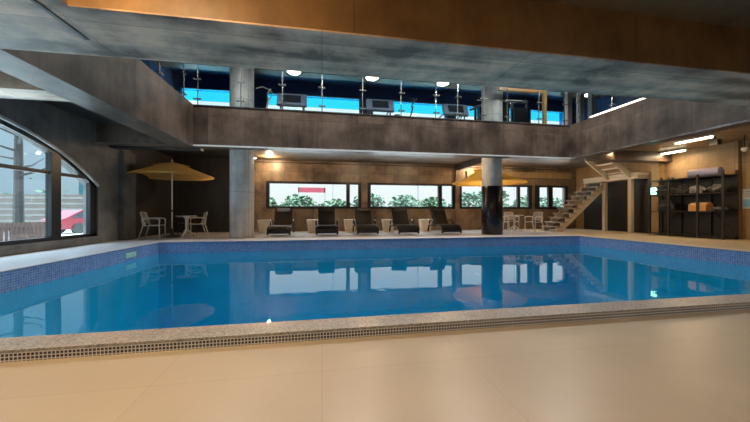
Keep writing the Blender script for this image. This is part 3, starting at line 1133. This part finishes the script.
# lilac roll on top
rl = MB()
rl.tube([(12.42, 7.62, 2.15), (12.42, 8.45, 2.15)], .13, 20)
rl.tube([(12.42, 7.61, 2.15), (12.42, 8.46, 2.15)], .05, 12)
o = rl.build('rolled_mat', 'roll_lilac', smooth=True)
tag(o, 'thick lilac grey rolled mat lying on top of the storage rack', 'mat')
t = tag(B(12.4, 12.52, 8.98, 9.1, 2.02, 2.09).build('small_box', 'wrap_dark'), 'small dark box on top of the storage rack', 'box')

# exit sign: lit green box on the pilaster
t = thing('exit_sign', 'glowing green exit sign on the pilaster left of the storage rack', 'sign', (12.66, 9.8, 1.52))
B(0, .06, -.16, .16, 0, .28).build('sign_box', 'white_plastic', t)
B(-.008, 0, -.145, .145, .015, .265).build('sign_face', 'exit_glow', t)
# running figure and doorway, plain pictogram
pg = MB()
pg.box(-.012, -.008, -.02, .02, .15, .19).box(-.012, -.008, -.05, .03, .10, .14).box(-.012, -.008, -.06, -.02, .04, .10).box(-.012, -.008, .01, .05, .05, .10)
pg.build('pictogram', 'white_plastic', t)

# poster at right edge
t = thing('wall_notice', 'pale notice board with a light blue panel on the right wall past the rack', 'notice', (12.99, 7.32, .95))
B(-.02, 0, -.42, .12, 0, .62).build('board', 'poster_white', t)
B(-.024, -.02, -.40, .10, .06, .30).build('blue_panel', 'poster_blue', t)
tx = MB()
for k in range(3):
    tx.box(-.024, -.02, -.35, .05, .38 + k * .07, .40 + k * .07)
tx.build('text_lines', 'machine_grey', t)


# fluorescent tubes over the right aisle
def tube_light(x, y0, y1, z, label, power):
    t = thing('tube_light', label, 'light', (x, (y0 + y1) / 2, z), group='warm tube lights over the right aisle')
    h = (y1 - y0) / 2
    B(-.05, .05, -h, h, 0, .05).build('housing', 'white_trim', t)
    MB().tube([(0, -h + .04, -.03), (0, h - .04, -.03)], .03, 10).build('lamp_tube', 'tube_glow', t, True)
    lamp('tube_light_glow', 'AREA', (x, (y0 + y1) / 2, z - .08), power, WARM, (0, 0, 0), .12, 2 * h)


tube_light(12.5, 8.6, 10.0, 3.03, 'bright warm tube light at the wall above the storage rack', 32)
tube_light(11.0, 6.9, 7.9, 3.03, 'warm tube light in the right aisle ceiling nearest the pool beam', 30)
tube_light(10.3, 9.3, 10.2, 3.03, 'warm tube light in the ceiling above the staircase side of the pool corner', 30)
t = thing('junction_box', 'dark ceiling box hanging above the right aisle', 'box', (11.6, 7.25, 2.85))
B(-.08, .08, -.1, .1, 0, .16).build('box_body', 'black_plastic', t)
MB().tube([(0, 0, .16), (0, 0, .25)], .02).build('hanger', 'black_plastic', t)
t = thing('security_camera', 'small white dome security camera hanging from the right ceiling on a thin rod', 'camera', (12.2, 6.95, 2.62))
MB().tube([(0, 0, .1), (0, 0, .48)], .012).build('rod', 'black_plastic', t)
MB().lathe([(.02, 0), (.06, .03), (.075, .07), (.075, .11)], seg=16).build('dome', 'white_plastic', t, True)

# rear deck ceiling lamps (small recessed spots)
def spotlight(x, y, label, power):
    t = thing('recessed_spotlight', label, 'light', (x, y, 3.1), group='recessed spotlights under the gallery')
    MB().lathe([(.07, 0), (.07, -.015), (.05, -.02)], seg=16).build('bezel', 'white_trim', t, True)
    MB().lathe([(.045, -.018), (.045, -.024)], seg=16).build('bulb', 'lamp_dim', t, True)
    lamp('spotlight_glow', 'POINT', (x, y, 2.98), power * .55, WARM, radius=.05)


spotlight(-2.1, 12.9, 'recessed spotlight above the first lounger near the bare column', 180)
spotlight(1.6, 11.0, 'added recessed spotlight above the middle lounger', 130)  # added lamp, lights the lounger fronts and the rear deck
spotlight(4.6, 11.0, 'added recessed spotlight above the last lounger on the right', 130)  # second added lamp for the rear deck brightness
spotlight(7.4, 12.9, 'recessed spotlight above the yellow umbrella', 220)
spotlight(10.2, 11.4, 'recessed spotlight above the staircase foot', 80)
t = thing('wall_lamp', 'small bright lamp clipped beside the top of the bare column', 'light', (-2.18, 10.62, 2.66))
B(-.06, .06, -.04, .04, -.03, .03, bev=.01).build('housing', 'white_trim', t)
MB().lathe([(.02, -.05), (.045, -.03)], seg=12).build('bulb', 'lamp_glow', t)

# near ceiling lamps above and behind the camera (outside the frame)
def panel(x, y, label, power, c=WARM):
    t = thing('ceiling_panel_lamp', label, 'light', (x, y, 3.3))
    B(-.3, .3, -.3, .3, -.05, 0).build('housing', 'white_trim', t)
    B(-.27, .27, -.27, .27, -.06, -.05).build('diffuser', 'lamp_glow', t)
    lamp('panel_glow', 'AREA', (x, y, 3.22), power, c, (0, 0, 0), .54)


lamp('beam_warm_fill', 'POINT', (-1.9, 1.75, 2.95), 120, (1.0, 0.58, 0.22), radius=0.1)  # bare point light without a fixture, added to warm the beam face
panel(-1.5, 2.0, 'square ceiling lamp nearest the beam, left over the near floor', 40, (1.0, 0.66, 0.33))
panel(-1.5, -1.2, 'square ceiling lamp behind the camera on the left', 60, (1.0, 0.74, 0.45))
panel(4.5, -1.5, 'square ceiling lamp behind the camera on the right', 55, SOFT)

# wall sockets, pool marker
for (loc, lab, nm) in (((-5.99 - .06, 11.75, .42), 'white socket plate low on the dark left wall', 'wall_socket'),):
    t = thing(nm, lab, 'socket', loc)
    B(0, .015, -.06, .06, -.06, .06, bev=.004).build('plate', 'white_plastic', t)
    B(.015, .02, -.02, .02, -.02, .02).build('outlet', 'chair_white', t)
t = thing('wall_socket', 'white socket plate on the rear wall under the staircase', 'socket', (11.9, YB - .015, .55))
B(-.06, .06, 0, .015, -.08, .08, bev=.004).build('plate', 'white_plastic', t)
B(-.02, .02, -.005, 0, -.02, .02).build('outlet', 'chair_white', t)
t = thing('pool_marker', 'small pale green marker plate on the left pool wall', 'light', (PX0 + .015, 8.15, -.17))
B(0, .012, -.2, .2, -.06, .06, bev=.004).build('plate', 'pad_green', t)  # marker plate on the pool wall, gives no light

# ------------------------------------------------------------------ outside
g = MB()
g.box(-60, 60, YB + TH, 80, -.6, -.45)
g.box(-60, XL - TH, -30, YB + TH, -.6, -.45)
struct('ground_outside', g, 'paver')
# low fence outside the arched window
fn = thing('picket_fence', 'low reddish timber picket fence outside the arched window', 'fence', (-9.0, 0, -.45))
pk = MB()
for k in range(66):
    y = 3.2 + k * .14
    pk.box(-.02, .02, y, y + .09, 0.05, .98)
pk.build('pickets', 'fence_wood', fn)
B(-.05, -.02, 3.2, 12.5, .75, .82).build('rail', 'fence_wood', fn)
B(-.05, -.02, 3.2, 12.5, .2, .27).build('rail', 'fence_wood', fn)


def blob_tree(x, y, h, r, label, leaf, seed, trunk=.12, zb=-.45, bare=False, cat='tree', group=None):
    rnd = random.Random(seed)
    t = thing('tree' if not cat == 'shrub' else 'shrub', label, cat, (x, y, zb), group=group)
    tb = MB()
    tb.tube([(0, 0, 0), (rnd.uniform(-.1, .1), .05, h * .5), (rnd.uniform(-.2, .2), 0, h * (1 if bare else .8))], [trunk, trunk * .8, trunk * .4], 8)
    nb = 12 if bare else 4
    for k in range(nb):
        z = h * (.35 + .5 * k / nb)
        a = rnd.uniform(0, 6.28)
        L_ = rnd.uniform(.8, 1.8) if bare else r * .6
        tb.tube([(0, 0, z), (math.cos(a) * L_ * .5, math.sin(a) * L_ * .5, z + .15), (math.cos(a) * L_, math.sin(a) * L_, z + rnd.uniform(-.1, .5))], [trunk * .35, trunk * .22, trunk * .1], 5)
    tb.build('trunk', 'bark', t, True)
    lf = MB()
    nl = 90 if bare else 800
    for k in range(nl):
        while True:
            p = Vector((rnd.uniform(-1, 1), rnd.uniform(-1, 1), rnd.uniform(-1, 1)))
            if p.length < 1:
                break
        zc = h - r * .6
        c = Vector((p.x * r, p.y * r, max(.1, zc + p.z * (h - zc if p.z > 0 else zc))))
        s_ = rnd.uniform(.08, .2) * (0.6 if bare else 1)
        u = Vector((rnd.uniform(-1, 1), rnd.uniform(-1, 1), rnd.uniform(-1, 1))).normalized()
        v = u.cross(Vector((0, 0, 1))).normalized() if abs(u.z) < .95 else Vector((1, 0, 0))
        vs = [lf.bm.verts.new(c + q) for q in (u * s_, v * s_, -u * s_, -v * s_)]
        lf.bm.faces.new(vs)
    lf.build('foliage', leaf, t)


blob_tree(-10.2, 12.35, 6.5, 1.6, 'bare trunked tree seen through the arched window', 'leaf_pale', 3, trunk=.14, bare=True)
for i, (x, y, h, r, lf_) in enumerate(((-4.6, 24, 2.5, 1.3, 'leaf_green'), (-1.8, 25, 2.7, 1.35, 'leaf_green'), (1.0, 24, 2.3, 1.3, 'leaf_green'),
                                       (3.8, 25, 2.9, 1.35, 'leaf_pale'), (6.6, 24, 2.7, 1.3, 'leaf_pale'), (9.4, 25, 2.6, 1.3, 'leaf_green'),
                                       (12.2, 24, 3.0, 1.3, 'leaf_pale'), (15.0, 25, 3.4, 1.35, 'leaf_green'), (17.8, 24, 2.7, 1.3, 'leaf_pale'), (20.7, 25, 2.7, 1.35, 'leaf_pale'))):
    blob_tree(x, y, h, r, 'green hedge tree outside the rear windows', lf_, 20 + i, cat='tree', group='hedge trees outside the rear windows')
hd = MB()
rnd = random.Random(99)
for k in range(3600):
    c = Vector((rnd.uniform(-7, 23), 27.35 + rnd.uniform(-.4, .4), -.4 + 2.1 * math.sqrt(rnd.random()) * (.8 + .2 * math.sin(k))))
    u = Vector((rnd.uniform(-1, 1), rnd.uniform(-1, 1), rnd.uniform(-1, 1))).normalized() * rnd.uniform(.1, .24)
    v = u.cross(Vector((.3, .2, .9))).normalized() * .16
    hd.bm.faces.new([hd.bm.verts.new(c + q) for q in (u, v, -u, -v)])
tag(hd.build('hedge', 'leaf_pale'), 'long pale green hedge behind the trees outside the rear windows', 'hedge')
# street sign and poles
t = thing('street_banner', 'red banner board on two poles beyond the left rear window', 'sign', (-.9, 28, 2.25))
B(-1.2, 1.2, 0, .05, .35, .8).build('banner', 'sign_red', t)
B(-1.2, -1.1, 0, .08, -2.65, .8).build('pole', 'steel', t)
B(1.1, 1.2, 0, .08, -2.65, .8).build('pole', 'steel', t)
for i, (x, lab) in enumerate(((1.0, 'grey lamp pole outside the left long window'), (9.2, 'grey lamp pole outside the second long window'), (19.5, 'grey lamp pole outside the right rear windows'))):
    tag(MB().tube([(x, 28.5, -.45), (x, 28.5, 7.5)], .07).build('lamp_pole', 'steel'), lab, 'pole', 'poles outside the rear windows')


def car(x, y, rz, label, mat, cat='car'):
    t = thing('car', label, cat, (x, y, -.45), rz)
    MB().prism([(-2.1, .3), (2.1, .3), (2.15, .75), (1.3, .9), (.7, 1.4), (-1.1, 1.42), (-1.9, .95), (-2.15, .85)], 'y', -.85, .85).build('body', mat, t)
    MB().prism([(1.15, .92), (.65, 1.34), (-1.05, 1.36), (-1.7, .96)], 'y', -.87, .87).build('side_glass', 'machine_dark', t)
    for u in (-1.3, 1.3):
        for v in (-.8, .8):
            MB().tube([(u, v - .1, .32), (u, v + .1, .32)], .32, 20).build('wheel', 'black_plastic', t, True)


car(-14.6, 22.6, math.radians(65), 'red parked car seen through the right pane of the arched window', 'car_red')
car(1.6, 21.5, 0, 'dark parked car outside the left long window', 'machine_grey')
# buildings
t = thing('building', 'pale beige low building with grey bands beyond the arched window', 'building', (-19, 29, -.45))
B(-9, 4, -3, 3, 0, 2.6).build('wall', 'building_beige', t)
for k in range(5):
    B(-9.05, 4.05, -3.05, -3.0, .6 + k * .42, .72 + k * .42).build('band', 'building_white', t)
t = thing('building', 'turquoise building beyond the right pane of the arched window', 'building', (-20.0, 37, -.45))
B(-3.2, 7, -3, 3, 0, 5.6).build('wall', 'building_cyan', t)
B(-3.4, 7.2, -3.2, 3.2, 5.6, 5.9).build('roof_edge', 'building_white', t)
